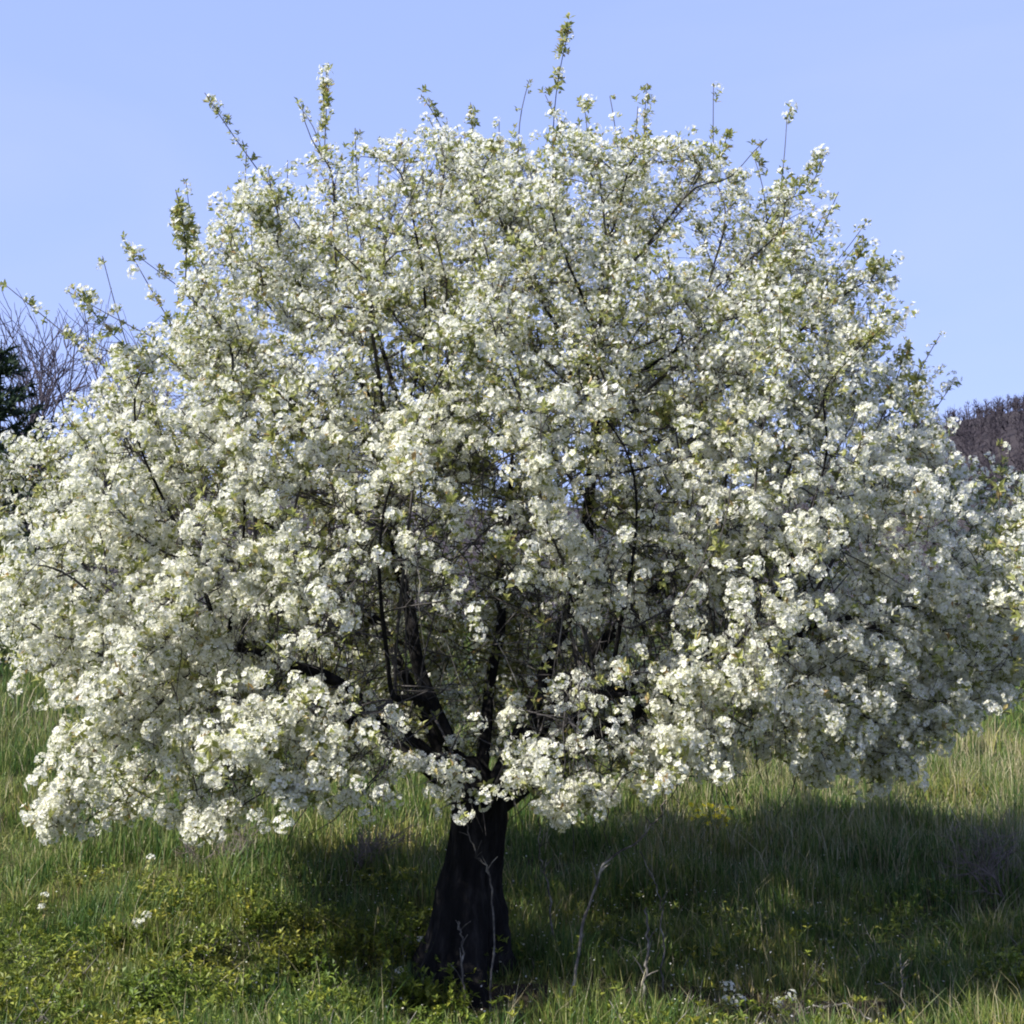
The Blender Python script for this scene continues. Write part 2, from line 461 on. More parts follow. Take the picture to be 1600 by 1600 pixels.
cand = np.stack([rng.uniform(-3.0, 3.1, 60000), rng.uniform(-2.6, 2.6, 60000), rng.uniform(0.6, 4.7, 60000)], 1)
e = env(cand)
clump = np.array([noise.noise(Vector(q) * 1.5) for q in cand])
acc = (e < 1) & (rng.random(len(cand)) < (0.3 + 0.7 * np.clip(e, 0, 1) ** 3)) & (rng.random(len(cand)) > 0.9 * gap(cand)) & (clump > -0.33)
A = cand[acc][:7500]

nodes, par = [], []
def chain(start, pts):
    k = start
    for p in pts:
        nodes.append(np.asarray(p, float)); par.append(k); k = len(nodes) - 1
    return k
STEP = 0.075
def curve(p0, p1, bend, n=None):
    p0, p1 = np.asarray(p0, float), np.asarray(p1, float)
    n = n or max(2, int(np.linalg.norm(p1 - p0) / STEP))
    t = np.linspace(0, 1, n + 1)[1:, None]
    wob = np.stack([np.array(noise.noise_vector(Vector(p0) * 3 + Vector((0, 0, 4 * float(q))))) for q in t[:, 0]]) * 0.06
    return p0 + (p1 - p0) * t + np.asarray(bend, float) * (4 * t * (1 - t)) + wob * np.sin(t * math.pi)
nodes.append(np.array((TX - 0.07, 0, -0.15))); par.append(-1)
t0 = chain(0, curve((TX - 0.07, 0, -0.15), (TX + 0.04, -0.02, 0.95), (-0.02, 0, 0)))
TRUNK_N = len(nodes)
scaf = [((-1.5, -0.6, 1.75), (-0.1, -.05, .22)), ((1.35, -0.5, 1.8), (0, -.1, .22)), ((-0.6, -0.9, 1.45), (0, -.1, .3)), ((0.5, -0.85, 1.5), (0, -.1, .3)),
        ((-0.6, 0.15, 3.0), (-.2, 0, 0)), ((0.45, 0.1, 3.2), (.2, 0, 0)), ((-1.1, 0.9, 2.2), (0, 0, .2)), ((1.1, 1.0, 2.3), (0, 0, .2)), ((0.0, 0.6, 2.8), (0, .2, 0)),
        ((-1.75, 0.25, 1.45), (0, 0, .25)), ((1.8, 0.3, 1.75), (0, 0, .2))]
for k, (tip, bend) in enumerate(scaf):
    st = t0 - (k % 4)
    chain(st, curve(nodes[st], tip, bend))
N = np.array(nodes); par = list(par)
d = np.linalg.norm(A[:, None] - N[None, TRUNK_N - 3:], axis=2)
near = d.argmin(1) + TRUNK_N - 3; dist = d.min(1)
alive = np.ones(len(A), bool)
for it in range(90):
    act = alive & (dist < 1.6)
    if act.sum() < 8: break
    w = np.where(act)[0]
    dirs = A[w] - N[near[w]]; dirs /= np.linalg.norm(dirs, axis=1, keepdims=True) + 1e-9
    acc_d = np.zeros_like(N); np.add.at(acc_d, near[w], dirs)
    g = np.unique(near[w])
    dd = acc_d[g] + rng.normal(size=(len(g), 3)) * 0.12
    pdir = N[g] - N[np.maximum(np.array(par)[g], 0)]
    pdir /= np.linalg.norm(pdir, axis=1, keepdims=True) + 1e-9
    dd = dd / (np.linalg.norm(dd, axis=1, keepdims=True) + 1e-9) + 0.35 * pdir + np.array((0, 0, 0.08))
    dd /= np.linalg.norm(dd, axis=1, keepdims=True) + 1e-9
    new = N[g] + dd * STEP
    base = len(N); N = np.concatenate([N, new]); par += list(g)
    dn = np.linalg.norm(A[alive][:, None] - new[None], axis=2)
    ia = np.where(alive)[0]; m = dn.min(1); am = dn.argmin(1)
    better = m < dist[ia]
    near[ia[better]] = base + am[better]; dist[ia[better]] = m[better]
    alive[dist < 0.105] = False
par = np.array(par)

# long straight shoots that stand out of the crown (photo pixel of the tip, pixel near the root, depth)
shoots = [((320, 145), (400, 260)), ((510, 108), (515, 240)), ((475, 175), (490, 260)), ((658, 148), (690, 260)), ((735, 160), (738, 300)), ((826, 128), (815, 260)),
          ((852, 148), (880, 270)), ((912, 160), (920, 260)), ((953, 150), (960, 270)), ((1010, 142), (1005, 270)), ((1115, 130), (1140, 260)), ((1105, 225), (1060, 300)),
          ((1230, 178), (1225, 320)), ((1285, 235), (1240, 350)), ((1355, 345), (1280, 430)), ((1400, 415), (1300, 480)), ((1375, 440), (1330, 560)), ((1440, 570), (1400, 680)),
          ((1492, 590), (1440, 700)), ((190, 370), (230, 500)), ((160, 400), (200, 520)), ((268, 350), (300, 470)), ((8, 445), (230, 545)), ((105, 455), (270, 560)),
          ((300, 345), (360, 440)), ((555, 200), (560, 290)), ((1560, 690), (1500, 800)), ((1350, 370), (1290, 470)), ((385, 235), (420, 350)), ((215, 400), (250, 500)),
          ((600, 215), (620, 300)), ((780, 190), (790, 290)), ((1075, 255), (1080, 350)), ((1180, 250), (1190, 340)), ((1310, 300), (1290, 390)), ((130, 540), (260, 600))]
shoot_tips = []
outer = np.where((env(N) > 0.86) & (N[:, 2] > 2.0))[0]
free = []
for k in rng.choice(outer, min(230, len(outer)), replace=False):
    L = float(np.clip(rng.gamma(2.2, 0.12), 0.08, 0.62)); o_ = N[k] - np.array((-0.1, 0.1, 2.0)); o_ /= np.linalg.norm(o_)
    d_ = o_ * rng.uniform(0.3, 1.0) + np.array((0, 0, rng.uniform(0.3, 1.2))) + rng.normal(size=3) * 0.25
    if N[k][2] > 4.0: L = min(L, 0.28)
    free.append((k, N[k] + d_ / np.linalg.norm(d_) * L))
Nl = [p for p in N]; parl = list(par)
for k, tip in free:
    p0 = N[k]; n = max(2, int(np.linalg.norm(tip - p0) / STEP)); kk = int(k); ids = []
    bend = rng.normal(size=3) * 0.02
    for t in np.linspace(0, 1, n + 1)[1:]:
        Nl.append(p0 + (tip - p0) * t + bend * math.sin(t * math.pi)); parl.append(kk); kk = len(Nl) - 1; ids.append(kk)
    shoot_tips.append(ids)
for (tu, tv), (bu, bv) in shoots:
    y = random.uniform(-0.5, 0.4)
    b = np.array(P(bu, bv, y)); tip = np.array(P(tu, tv, y + random.uniform(-.15, .15)))
    k = int(np.linalg.norm(N - b, axis=1).argmin())
    p0 = N[k]; n = max(3, int(np.linalg.norm(tip - p0) / STEP)); kk = k
    ids = []
    side = np.cross(tip - p0, (0, 1, 0)); side = side / np.linalg.norm(side) * random.uniform(-.03, .03)
    for t in np.linspace(0, 1, n + 1)[1:]:
        Nl.append(p0 + (tip - p0) * t + side * math.sin(t * math.pi)); parl.append(kk); kk = len(Nl) - 1; ids.append(kk)
    shoot_tips.append(ids)
N = np.array(Nl); par = np.array(parl); NN = len(N)
SHOOT = np.zeros(NN, bool)
for ids in shoot_tips: SHOOT[ids] = True

# pipe-model radii
q = np.zeros(NN); kids = [[] for _ in range(NN)]
for k in range(NN - 1, -1, -1):
    if q[k] == 0: q[k] = 0.0026 ** 2.25
    if par[k] >= 0: q[par[k]] += q[k] + 0.0012 ** 2.25; kids[par[k]].append(k)
rad = q ** (1 / 2.25)
rad = rad * 0.105 / rad[TRUNK_N - 4]
rad = np.maximum(rad, 0.0024)

tree = empty('blossoming_tree', (TX, 0, float(ground_z(TX, 0))))
tag(tree, 'big wild fruit tree covered in white blossom standing on the grassy bank', 'tree')
OFF = np.array(tree.location)

# chains of nodes -> trunk, limbs, twigs
chains = []
stack = [(0, None)]
while stack:
    st, pr = stack.pop()
    c = [pr] if pr is not None else []
    k = st
    while True:
        c.append(k)
        if not kids[k]: break
        ks = sorted(kids[k], key=lambda j: -rad[j])
        for j in ks[1:]: stack.append((j, k))
        k = ks[0]
    chains.append(c)
def smoothed_path(c):
    p = N[c].copy()
    for _ in range(2):
        p[1:-1] = 0.5 * p[1:-1] + 0.25 * (p[:-2] + p[2:])
    return p
main = chains[0]
# trunk: furrowed, flared at the foot
tk = main[:TRUNK_N + 3]
tp = smoothed_path(tk); zz = np.linspace(0, 1, len(tp))
tp2 = np.stack([np.interp(np.linspace(0, 1, 110), zz, tp[:, i]) for i in range(3)], 1)
hz = tp2[:, 2]
trad = np.interp(hz, [-0.2, 0.0, 0.15, 0.35, 0.6, 0.95, 1.2], [0.30, 0.245, 0.20, 0.168, 0.135, 0.12, 0.10])
s = Soup(); SD = 96
ang = np.arange(SD) * 2 * math.pi / SD
V = []
for i in range(110):
    fl = 1 + 0.10 * np.sin(3 * ang + 1.1 * hz[i] + 0.5) + 0.06 * np.sin(5 * ang - 1.6 * hz[i] + 2) + 0.22 * max(0, 0.3 - hz[i]) / 0.3 * np.sin(5 * ang + 1)
    fur = np.array([0.16 * noise.turbulence(Vector((math.cos(a) * 3.2, math.sin(a) * 3.2, hz[i] * 2.2)), 3, False) + 0.20 * min(noise.voronoi(Vector((math.cos(a) * 4.5, math.sin(a) * 4.5, hz[i] * 5)))[0][0], 0.6) for a in ang])
    r = trad[i] * (fl + fur)
    V.append(np.stack([tp2[i, 0] + r * np.cos(ang), tp2[i, 1] + r * np.sin(ang), np.full(SD, hz[i])], 1))
V = np.concatenate(V)
i = np.arange(109)[:, None] * SD; k = np.arange(SD)[None]; k2 = (k + 1) % SD
F = np.concatenate([np.stack([i + k, i + k2, i + SD + k2], -1).reshape(-1, 3), np.stack([i + k, i + SD + k2, i + SD + k], -1).reshape(-1, 3)])
s.add(V - OFF, F)
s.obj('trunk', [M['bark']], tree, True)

big = sorted([c for c in chains[1:]] + [main[TRUNK_N - 1:]], key=lambda c: -rad[c[min(1, len(c) - 1)]])
NL = 34
for c in big[:NL]:
    s = Soup(); p = smoothed_path(c); r = rad[c].copy()
    if len(c) > 1: r[0] = r[1]
    r = np.minimum(r, 0.06) * np.interp(p[:, 2], [1.2, 2.6], [1.0, 0.7])
    tube(s, p - OFF, r, 8, 0, 0.12)
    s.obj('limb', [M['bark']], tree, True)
tw = Soup()
for c in big[NL:]:
    r = rad[c].copy()
    if len(c) > 1: r[0] = r[1]
    p = smoothed_path(c)
    tube(tw, p - OFF, r, 5 if r[0] > 0.01 else 3)
# fine dead twigs hanging under the low boughs, mostly in front
ee0 = env(N)
low = np.where((rad < 0.012) & (N[:, 2] < 2.2) & (N[:, 2] > 1.0) & (np.abs(N[:, 0] + 0.1) < 1.6) & (N[:, 1] < 0.6))[0]
for k in rng.choice(low, min(420, len(low)), replace=False):
    p = N[k]; L = random.uniform(0.15, 0.5)
    d0 = np.array((random.gauss(0, .5), random.gauss(0, .5), random.gauss(-.1, .3)))
    t = np.linspace(0, 1, 6)[:, None]
    pts = p + d0 * L * t * 0.7 + np.array((0, 0, -1.0)) * L * t ** 1.6 + rng.normal(size=(6, 3)) * 0.008
    pts[0] = p
    if pts[-1, 2] < 0.82 - 0.05 * p[1]: continue
    tube(tw, pts - OFF, np.linspace(0.0032, 0.0012, 6), 3, int(random.random() < 0.35))
# bare dead wood filling the inside of the crown
ins = np.where((ee0 < 0.75) & (rad < 0.02) & (N[:, 2] > 1.0) & (N[:, 2] < 3.2))[0]
for k in rng.choice(ins, min(1600, len(ins)), replace=False):
    L = random.uniform(0.2, 0.55); d0 = rng.normal(size=3); d0 /= np.linalg.norm(d0)
    t = np.linspace(0, 1, 4)[:, None]
    pts = N[k] + d0 * L * t + rng.normal(size=(4, 3)) * 0.02 * t
    tube(tw, pts - OFF, np.linspace(0.005, 0.002, 4), 3, 0)
twigs = tw.obj('twigs', [M['twig'], M['pale_stem']], tree, True)
tag(twigs, kind='stuff')

# ------------------------------------------------------------------ blossom
ee = env(N)
thin = np.where((rad < 0.0105) & (N[:, 2] > 0.75))[0]
thin = thin[par[thin] > TRUNK_N]
lam = 0.35 + 1.9 * np.clip(ee[thin], 0, 1) ** 2.2
lam = np.maximum(lam, (1.15 + 0.6 * ee[thin]) * smooth(2.0, 2.6, N[thin][:, 2]))
back = smooth(0.1, 0.6, N[thin][:, 1]) * (N[thin][:, 2] > 1.1)
lam = np.maximum(lam, 1.5 * back)
lam = np.where(rad[thin] < 0.0028, lam * 1.35, lam)
gp = gap(N[thin]) * (N[thin][:, 1] < 0.1)
lam *= (1 - 0.90 * np.clip(gp * 1.2, 0, 1) * (N[thin][:, 1] < -0.25))
cl = np.array([noise.noise(Vector(N[k]) * 2.4 + Vector((9, 2, 5))) for k in thin])
cl2 = np.array([noise.noise(Vector(N[k]) * 5.5 + Vector((1, 7, 3))) for k in thin])
lowz = 1 - smooth(2.3, 3.3, N[thin][:, 2])
lam *= np.clip(1.0 + (1.0 + 0.9 * lowz) * cl + 1.6 * lowz * cl2, 0.10, 2.4)
lam *= 1 + 0.45 * smooth(2.6, 3.4, N[thin][:, 2])
sf = np.ones(NN)
for ids in shoot_tips: sf[ids] = random.choice((0.35, 0.6, 0.9, 1.2, 1.6))
lam = np.where(SHOOT[thin], lam.mean() * 0.75 * sf[thin] * rng.choice([0.2, 1.0, 1.8], len(thin)), lam)
edge_ = smooth(0.80, 1.0, ee[thin]) * smooth(2.2, 3.2, N[thin][:, 2])
lam *= 1 - 0.5 * edge_ * ~SHOOT[thin]
lam *= 43000 / lam.sum()
cnt = rng.poisson(lam)
tipset = set(ids[-1] for ids in shoot_tips)
cnt = np.where([k in tipset for k in thin], np.maximum(cnt, 2), cnt)
src = np.repeat(thin, cnt)
n = len(src)
t = rng.random(n)[:, None]
foot = N[src] * t + N[par[src]] * (1 - t)
# most clusters sit on short side spurs and twiglets of their own
fdir = foot - np.array((-0.1, 0.1, 1.5)); fdir /= np.linalg.norm(fdir, axis=1, keepdims=True)
sd = rng.normal(size=(n, 3)); sd = sd / np.linalg.norm(sd, axis=1, keepdims=True) + 0.45 * fdir + np.array((0, 0, 0.15))
sl = np.where(SHOOT[src], 0.02, rng.gamma(2.0, 0.06, n))
pos = foot + sd * sl[:, None]
bad = (env(pos) > 1.06) & ~SHOOT[src]
pos[bad] = foot[bad] + sd[bad] * 0.02
long = np.where((sl > 0.05) & ~bad)[0]
wv_ = np.cross(sd[long], rng.normal(size=(len(long), 3))); wv_ /= np.linalg.norm(wv_, axis=1, keepdims=True)
w2_ = np.cross(sd[long], wv_); w2_ /= np.linalg.norm(w2_, axis=1, keepdims=True)
sp_v = np.stack([foot[long] + wv_ * 0.0022, foot[long] - wv_ * 0.0011 + w2_ * 0.002, foot[long] - wv_ * 0.0011 - w2_ * 0.002, pos[long]], 1).reshape(-1, 3)
sp_f = (np.array([(0, 1, 3), (1, 2, 3), (2, 0, 3)])[None] + (np.arange(len(long)) * 4)[:, None, None]).reshape(-1, 3)
spurs = link(bpy.data.objects.new('spurs', tri_mesh('spurs', sp_v - OFF, sp_f, None, [M['twig']])), tree)
tag(spurs, kind='stuff')
outw = pos - np.array((-0.1, 0.1, 1.6)); outw /= np.linalg.norm(outw, axis=1, keepdims=True)
ax = outw * 0.55 + np.array((0, 0, 0.55)) + rng.normal(size=(n, 3)) * 0.55
rot = frames(ax, rng.uniform(0, 6.28, n))
hgt = np.clip((pos[:, 2] - 1.0) / 3.2, 0, 1)
scl = (1.14 - 0.34 * hgt ** 0.8) * np.clip(rng.normal(1.0, 0.2, n), 0.5, 1.4)
scl[SHOOT[src]] *= rng.uniform(0.8, 1.25, SHOOT[src].sum())
pick = rng.random(n)
leafy = pick < (0.07 + 0.18 * hgt + 0.45 * (env(pos) < 0.6) + 0.35 * np.clip(env(pos) - 0.93, 0, 0.4) * (hgt > 0.3))
leafy |= SHOOT[src] & (rng.random(n) < 0.6)
far = (pos[:, 1] > -0.5) | (pos[:, 2] > 2.8)
pi = np.where(leafy, 18 + rng.integers(0, 3, n), rng.integers(0, 6, n) + 6 * far)
dep = pos[:, 1] + 8
size = scl / dep * (env(pos) > 0.8) * (~leafy) * (~far) * (pos[:, 1] < -0.6)
show = np.argsort(-size)[:300]
rest = np.ones(n, bool); rest[show] = False
for k in show:
    o = bpy.data.objects.new('blossom_cluster', BLOSSOM_ME[pi[k]])
    o.matrix_basis = Matrix.LocRotScale(Vector(pos[k] - OFF), Matrix(rot[k].tolist()).to_quaternion(), Vector((scl[k],) * 3))
    link(o, tree)
w = np.where(rest)[0]
pw = np.where(pi[w] < 6, pi[w] + 12, pi[w])
V, F, m = scatter(BLOSSOM + LIGHT + MIDDLE + TUFT, pw, pos[w] - OFF, rot[w], scl[w])
crown = link(bpy.data.objects.new('crown', tri_mesh('crown', V, F, m, MB)), tree)
tag(crown, kind='stuff')
print('nodes', NN, 'clusters', n, 'crown tris', len(F))

# ------------------------------------------------------------------ background trees and shrubs
def bare_plant(name, label, cat, loc, h, spread, stems, depth, m, seed, group=None, r0=0.02, thinr=0.0025):
    """leafless branching plant: stems that fork again and again"""
    g = np.random.default_rng(seed)
    root = empty(name, loc); tag(root, label, cat, group)
    tw = Soup()
    def grow(p, d, L, r, lev):
        n = 5; pts = [p]; dd = d / np.linalg.norm(d)
        for k in range(n):
            dd = dd + g.normal(size=3) * 0.10 + np.array((0, 0, 0.03)); dd /= np.linalg.norm(dd)
            pts.append(pts[-1] + dd * L / n)
        if lev == 0:
            st = Soup(); tube(st, pts, np.linspace(r, r * 0.6, n + 1), 5); st.obj('stem', [m], root, True)
        else:
            tube(tw, pts, np.linspace(r, r * 0.6, n + 1), 3)
        if lev >= depth: return
        for k in range(g.integers(3, 6)):
            j = int(g.integers(2, n + 1)); nd = dd + g.normal(size=3) * 0.55
            grow(pts[j], nd, L * g.uniform(0.5, 0.8), max(r * 0.55, thinr), lev + 1)
    for k in range(stems):
        a = g.uniform(0, 6.28); d = np.array((math.cos(a) * spread, math.sin(a) * spread, 1.0))
        grow(np.array((math.cos(a) * 0.03, math.sin(a) * 0.03, -0.1)), d, h * g.uniform(0.38, 0.5), r0, 0)
    o = tw.obj('twigs', [m], root, True); tag(o, kind='stuff')
    return root

def gz(x, y): return float(ground_z(x, y))
p = P(75, 900, 13.0)
bare_plant('bare_tree', 'leafless purplish tree behind the left flank of the blossoming tree', 'tree', (p.x, 13, gz(p.x, 13)), 5.3, 0.5, 7, 4, M['purple_twig'], 3, None, 0.05, 0.006)
for k, (u, y, h) in enumerate([(130, 9.5, 2.9), (330, 12, 3.0), (560, 11, 2.8), (800, 13, 3.0)]):
    x = P(u, 900, y).x
    bare_plant('bare_shrub', 'leafless purplish shrub in the row behind the blossoming tree', 'shrub', (x, y, gz(x, y)), h, 0.7, 6, 3, M['purple_twig'], 20 + k, 'leafless shrubs behind the blossoming tree', 0.025, 0.005)

def conifer(loc, h, w, seed, label, group=None, tiers=26, detail=1.0):
    g = np.random.default_rng(seed)
    root = empty('conifer', loc); tag(root, label, 'tree', group)
    s = Soup(); tube(s, [(0, 0, -0.3), (0, 0, h * 0.5), (0, 0, h)], [h * 0.022, h * 0.014, 0.006], 7); s.obj('trunk', [M['bark']], root, True)
    s = Soup()
    for i in range(tiers):
        f = i / tiers; z = h * (0.08 + 0.9 * f); L = w * (1 - f) ** 0.8 * g.uniform(0.8, 1.15) + 0.06
        for b in range(7):
            a = g.uniform(0, 6.28); d = np.array((math.cos(a), math.sin(a), g.uniform(0.05, 0.4)))
            tube(s, [(0, 0, z), d * L * 0.5 + (0, 0, z), d * L + (0, 0, z + 0.05 * L)], [0.012, 0.008, 0.003], 3)
            nn = int((10 + 26 * L / w) * detail)
            for q in range(nn):
                t = g.uniform(0.15, 1.0); c = d * L * t + np.array((0, 0, z + 0.05 * L * t * t))
                nd = d * 0.7 + g.normal(size=3) * 0.5; nd /= np.linalg.norm(nd)
                Ln = g.uniform(0.08, 0.17) * h / 4; wd = np.cross(nd, g.normal(size=3)); wd = wd / np.linalg.norm(wd) * 0.10 * Ln
                s.add([c - wd, c + wd, c + nd * Ln], [(0, 1, 2)])
    o = s.obj('crown', [M['needle']], root); tag(o, kind='stuff')
p = P(-12, 900, 10.0)
conifer((p.x, 10, gz(p.x, 10)), P(0, 530, 10).z - gz(p.x, 10), 1.5, 5, 'dark evergreen conifer standing beside the leafless purplish tree', None, 40, 2.4)
for k, (u, v, y) in enumerate([(1530, 735, 52), (1568, 705, 55), (1600, 715, 50), (1635, 700, 54), (1490, 745, 56)]):
    x = P(u, 800, y).x; z0 = max(gz(x, y), float(hill_z(x, y))) - 0.2
    conifer((x, y, z0), P(u, v, y).z - z0, 1.9, 60 + k, 'dark conifer at the foot of the brown wooded hill', 'conifers at the foot of the hill', 14, 0.9)

# ------------------------------------------------------------------ grass
def blades(n, xr, yr, hr, wr, keepf=None, seed=0, lean=0.45):
    g = np.random.default_rng(seed)
    x = g.uniform(*xr, n); y = g.uniform(*yr, n)
    k = np.abs(x) < 0.40 * (y + 8) + 0.7
    if keepf is not None: k &= g.random(n) < keepf(x, y)
    x, y = x[k], y[k]; n = len(x)
    tall = np.array([0.8 + 1.1 * noise.noise(Vector((a * 1.6, b * 1.6, 3))) + 0.7 * noise.noise(Vector((a * 5, b * 5, 9))) for a, b in zip(x, y)])
    h = g.uniform(*hr, n) * np.clip(tall, 0.35, 1.5); wd = g.uniform(*wr, n)
    a = g.uniform(0, 6.28, n); ln = np.abs(g.normal(0, lean, n)) * h; la = g.uniform(0, 6.28, n)
    b = np.stack([x, y, ground_z(x, y) - 0.02], 1)
    sd = np.stack([np.cos(a), np.sin(a), 0 * a], 1) * wd[:, None] * 0.5
    ld = np.stack([np.cos(la) * ln, np.sin(la) * ln, 0 * a], 1)
    mid = b + ld * 0.35 + np.stack([0 * h, 0 * h, h * 0.6], 1); tip = b + ld + np.stack([0 * h, 0 * h, h], 1)
    V = np.stack([b - sd, b + sd, mid + sd * 0.7, mid - sd * 0.7, tip], 1).reshape(-1, 3)
    F = (np.array([(0, 1, 2), (0, 2, 3), (3, 2, 4)])[None] + (np.arange(n) * 5)[:, None, None]).reshape(-1, 3)
    return V, F
def no_bank(x, y):
    """grass leaves the bare foot of the bank open"""
    b = smooth(-0.75, -0.35, x) * (1 - smooth(1.6, 2.4, x))
    edge = -0.27 + 0.07 * np.sin(2.3 * x + 0.6)
    return 1 - 0.75 * b * smooth(edge - 0.62, edge - 0.42, y) * (1 - smooth(edge - 0.02, edge + 0.06, y))
def grass_obj(name, parts, m, label):
    V = np.concatenate([p[0] for p in parts]); F = []; n = 0
    for p in parts: F.append(p[1] + n); n += len(p[0])
    o = link(bpy.data.objects.new(name, tri_mesh(name, V, np.concatenate(F), None, [m])))
    return tag(o, label, 'grass', kind='stuff')
grass_obj('meadow_grass', [blades(75000, (-3.6, 3.6), (-1.9, 1.2), (0.07, 0.20), (0.004, 0.008), no_bank, 1),
                           blades(75000, (-6, 6), (1.2, 5.5), (0.10, 0.26), (0.006, 0.011), None, 2),
                           blades(42000, (-10, 10), (5.5, 15), (0.12, 0.30), (0.012, 0.022), None, 3)], M['grass'], 'green meadow grass covering the bank around the blossoming tree')
grass_obj('dry_grass', [blades(9000, (-3.6, 3.6), (-1.9, 1.5), (0.10, 0.30), (0.003, 0.005), lambda x, y: 0.25 + 0.6 * (x > 1.0), 4, 0.6),
                        blades(30000, (-6, 6), (1.5, 7), (0.15, 0.36), (0.004, 0.008), lambda x, y: 0.3 + 0.6 * (x > 0.8), 5, 0.4)], M['dry_grass'], 'straw-coloured dry grass stalks mixed into the meadow')
# small-leaved herbs between the blades
g = np.random.default_rng(77); s = Soup()
hp = [tuft_proto(6, 90), tuft_proto(8, 91), tuft_proto(5, 92)]
n = 16000
x = g.uniform(-3.6, 3.6, n); y = g.uniform(-1.9, 1.6, n)
den = np.array([np.clip(0.35 + 2.2 * noise.noise(Vector((a * 2.1, b * 2.1, 8))), 0, 1) for a, b in zip(x, y)]) * np.where(x < -0.3, 1.0, 0.35) * no_bank(x, y)
k = (g.random(n) < den) & (np.abs(x) < 0.4 * (y + 8) + 0.4); x, y = x[k], y[k]; n = len(x)
hh = g.uniform(0.02, 0.20, n) * np.where(y < 0.3, 1, 0.6)
ax = np.stack([g.normal(0, .35, n), g.normal(0, .35, n), np.ones(n)], 1)
V, F, m = scatter(hp, g.integers(0, 3, n), np.stack([x, y, ground_z(x, y) + hh], 1), frames(ax, g.uniform(0, 6.28, n)), g.uniform(0.6, 1.1, n))
ho = link(bpy.data.objects.new('herbs', tri_mesh('herbs', V, F, None, [M['weed_leaf']])))
tag(ho, 'small yellow-green leafy herbs growing between the grass blades', 'herbs', kind='stuff')

# ------------------------------------------------------------------ low plants, stems, sprigs
def leafy_shrub(u, v, w, h, seed, label, group=None):
    g = np.random.default_rng(seed); p = G(u, v)
    root = empty('leafy_shrub', (p.x, p.y, gz(p.x, p.y))); tag(root, label, 'shrub', group)
    st, lf = Soup(), Soup()
    for k in range(26):
        a = g.uniform(0, 6.28); sp = w * math.sqrt(g.random())
        base = np.array((math.cos(a), math.sin(a), 0)) * sp * 0.5; base[2] = -0.03
        tip = np.array((math.cos(a) * sp, math.sin(a) * sp, h * g.uniform(0.5, 1.0)))
        t = np.linspace(0, 1, 5)[:, None]
        pts = base + (tip - base) * t + g.normal(size=(5, 3)) * 0.01
        tube(st, pts, np.linspace(0.003, 0.0012, 5), 3)
        for q in range(24):
            tt = g.uniform(0.2, 1.0); c = base + (tip - base) * tt; d = g.normal(size=3) + np.array((0, 0, 0.4))
            leaf_tris(lf, c, d, np.array((0.05, 0, 1.0)), g.uniform(0.026, 0.052), g.uniform(0.016, 0.030), 0)
    tag(st.obj('stems', [M['twig']], root), kind='stuff'); o = lf.obj('foliage', [M['weed_leaf']], root); tag(o, kind='stuff')
for k, (u, v, w, h) in enumerate([(380, 1595, 0.26, 0.24), (470, 1530, 0.22, 0.26), (570, 1500, 0.24, 0.22), (300, 1500, 0.20, 0.18), (640, 1580, 0.16, 0.20), (420, 1450, 0.22, 0.18), (110, 1560, 0.24, 0.20), (1590, 1560, 0.20, 0.24), (540, 1590, 0.22, 0.30), (620, 1520, 0.18, 0.26), (250, 1585, 0.22, 0.26), (500, 1470, 0.22, 0.22), (200, 1480, 0.22, 0.18), (700, 1598, 0.15, 0.2)]):
    leafy_shrub(u, v, w, h, 200 + k, {4: 'low yellow-green leafy shrub growing between the thicket and the trunk', 13: 'low yellow-green leafy shrub right below the dark trunk', 6: 'low leafy shrub next to a blossoming sucker on the lit slope', 7: 'low leafy shrub in front of the grey leafless bush'}.get(k, 'low yellow-green leafy shrub in the thicket on the lit slope'), 'low leafy shrubs in the grass')

def stick(name, label, px, y, r0, r1, m, side=(), cat='stem', group=None, dip=True):
    """a stem through photo pixels at one depth, with short side twigs"""
    pts = np.array([P(u, v, yy) for (u, v), yy in zip(px, np.linspace(y[0], y[1], len(px)))])
    if dip: pts[-1, 2] = min(pts[-1, 2], gz(pts[-1, 0], pts[-1, 1]) - 0.03)
    base = Vector(pts[-1]); t = np.linspace(0, 1, len(pts)); tt = np.linspace(0, 1, 26)
    q = np.stack([np.interp(tt, t, pts[:, i]) for i in range(3)], 1)
    for _ in range(3): q[1:-1] = 0.5 * q[1:-1] + 0.25 * (q[:-2] + q[2:])
    q[1:-1] += rng.normal(size=(24, 3)) * 0.006
    s = Soup(); tube(s, q - np.array(base), np.linspace(r1, r0, 26), 6, 0, 0.25)
    root = s.obj(name, [m], None, True); root.location = base
    side = tuple(side) + tuple((random.uniform(0.1, 0.85), random.uniform(-0.06, 0.06), random.uniform(0.02, 0.1)) for _ in range(4))
    for f, dx, dz in side:
        b = q[int(f * 25)] - np.array(base); s = Soup()
        tube(s, [b, b + np.array((dx * 0.5, -0.01, dz * 0.6)), b + np.array((dx, -0.02, dz))], [r0 * 0.5, r0 * 0.4, r0 * 0.2], 4)
        s.obj('side_twig', [m], root)
    return tag(root, label, cat, group)
stick('dead_branch', 'long curved pale dead branch arching from the crown down into the grass', [(1042, 1250), (1025, 1290), (985, 1322), (945, 1345), (922, 1400), (905, 1470), (898, 1540), (872, 1605)], (-0.55, -0.75), 0.009, 0.004, M['pale_stem'],
      ((0.55, -0.03, 0.10), (0.7, 0.03, 0.08)), 'branch')
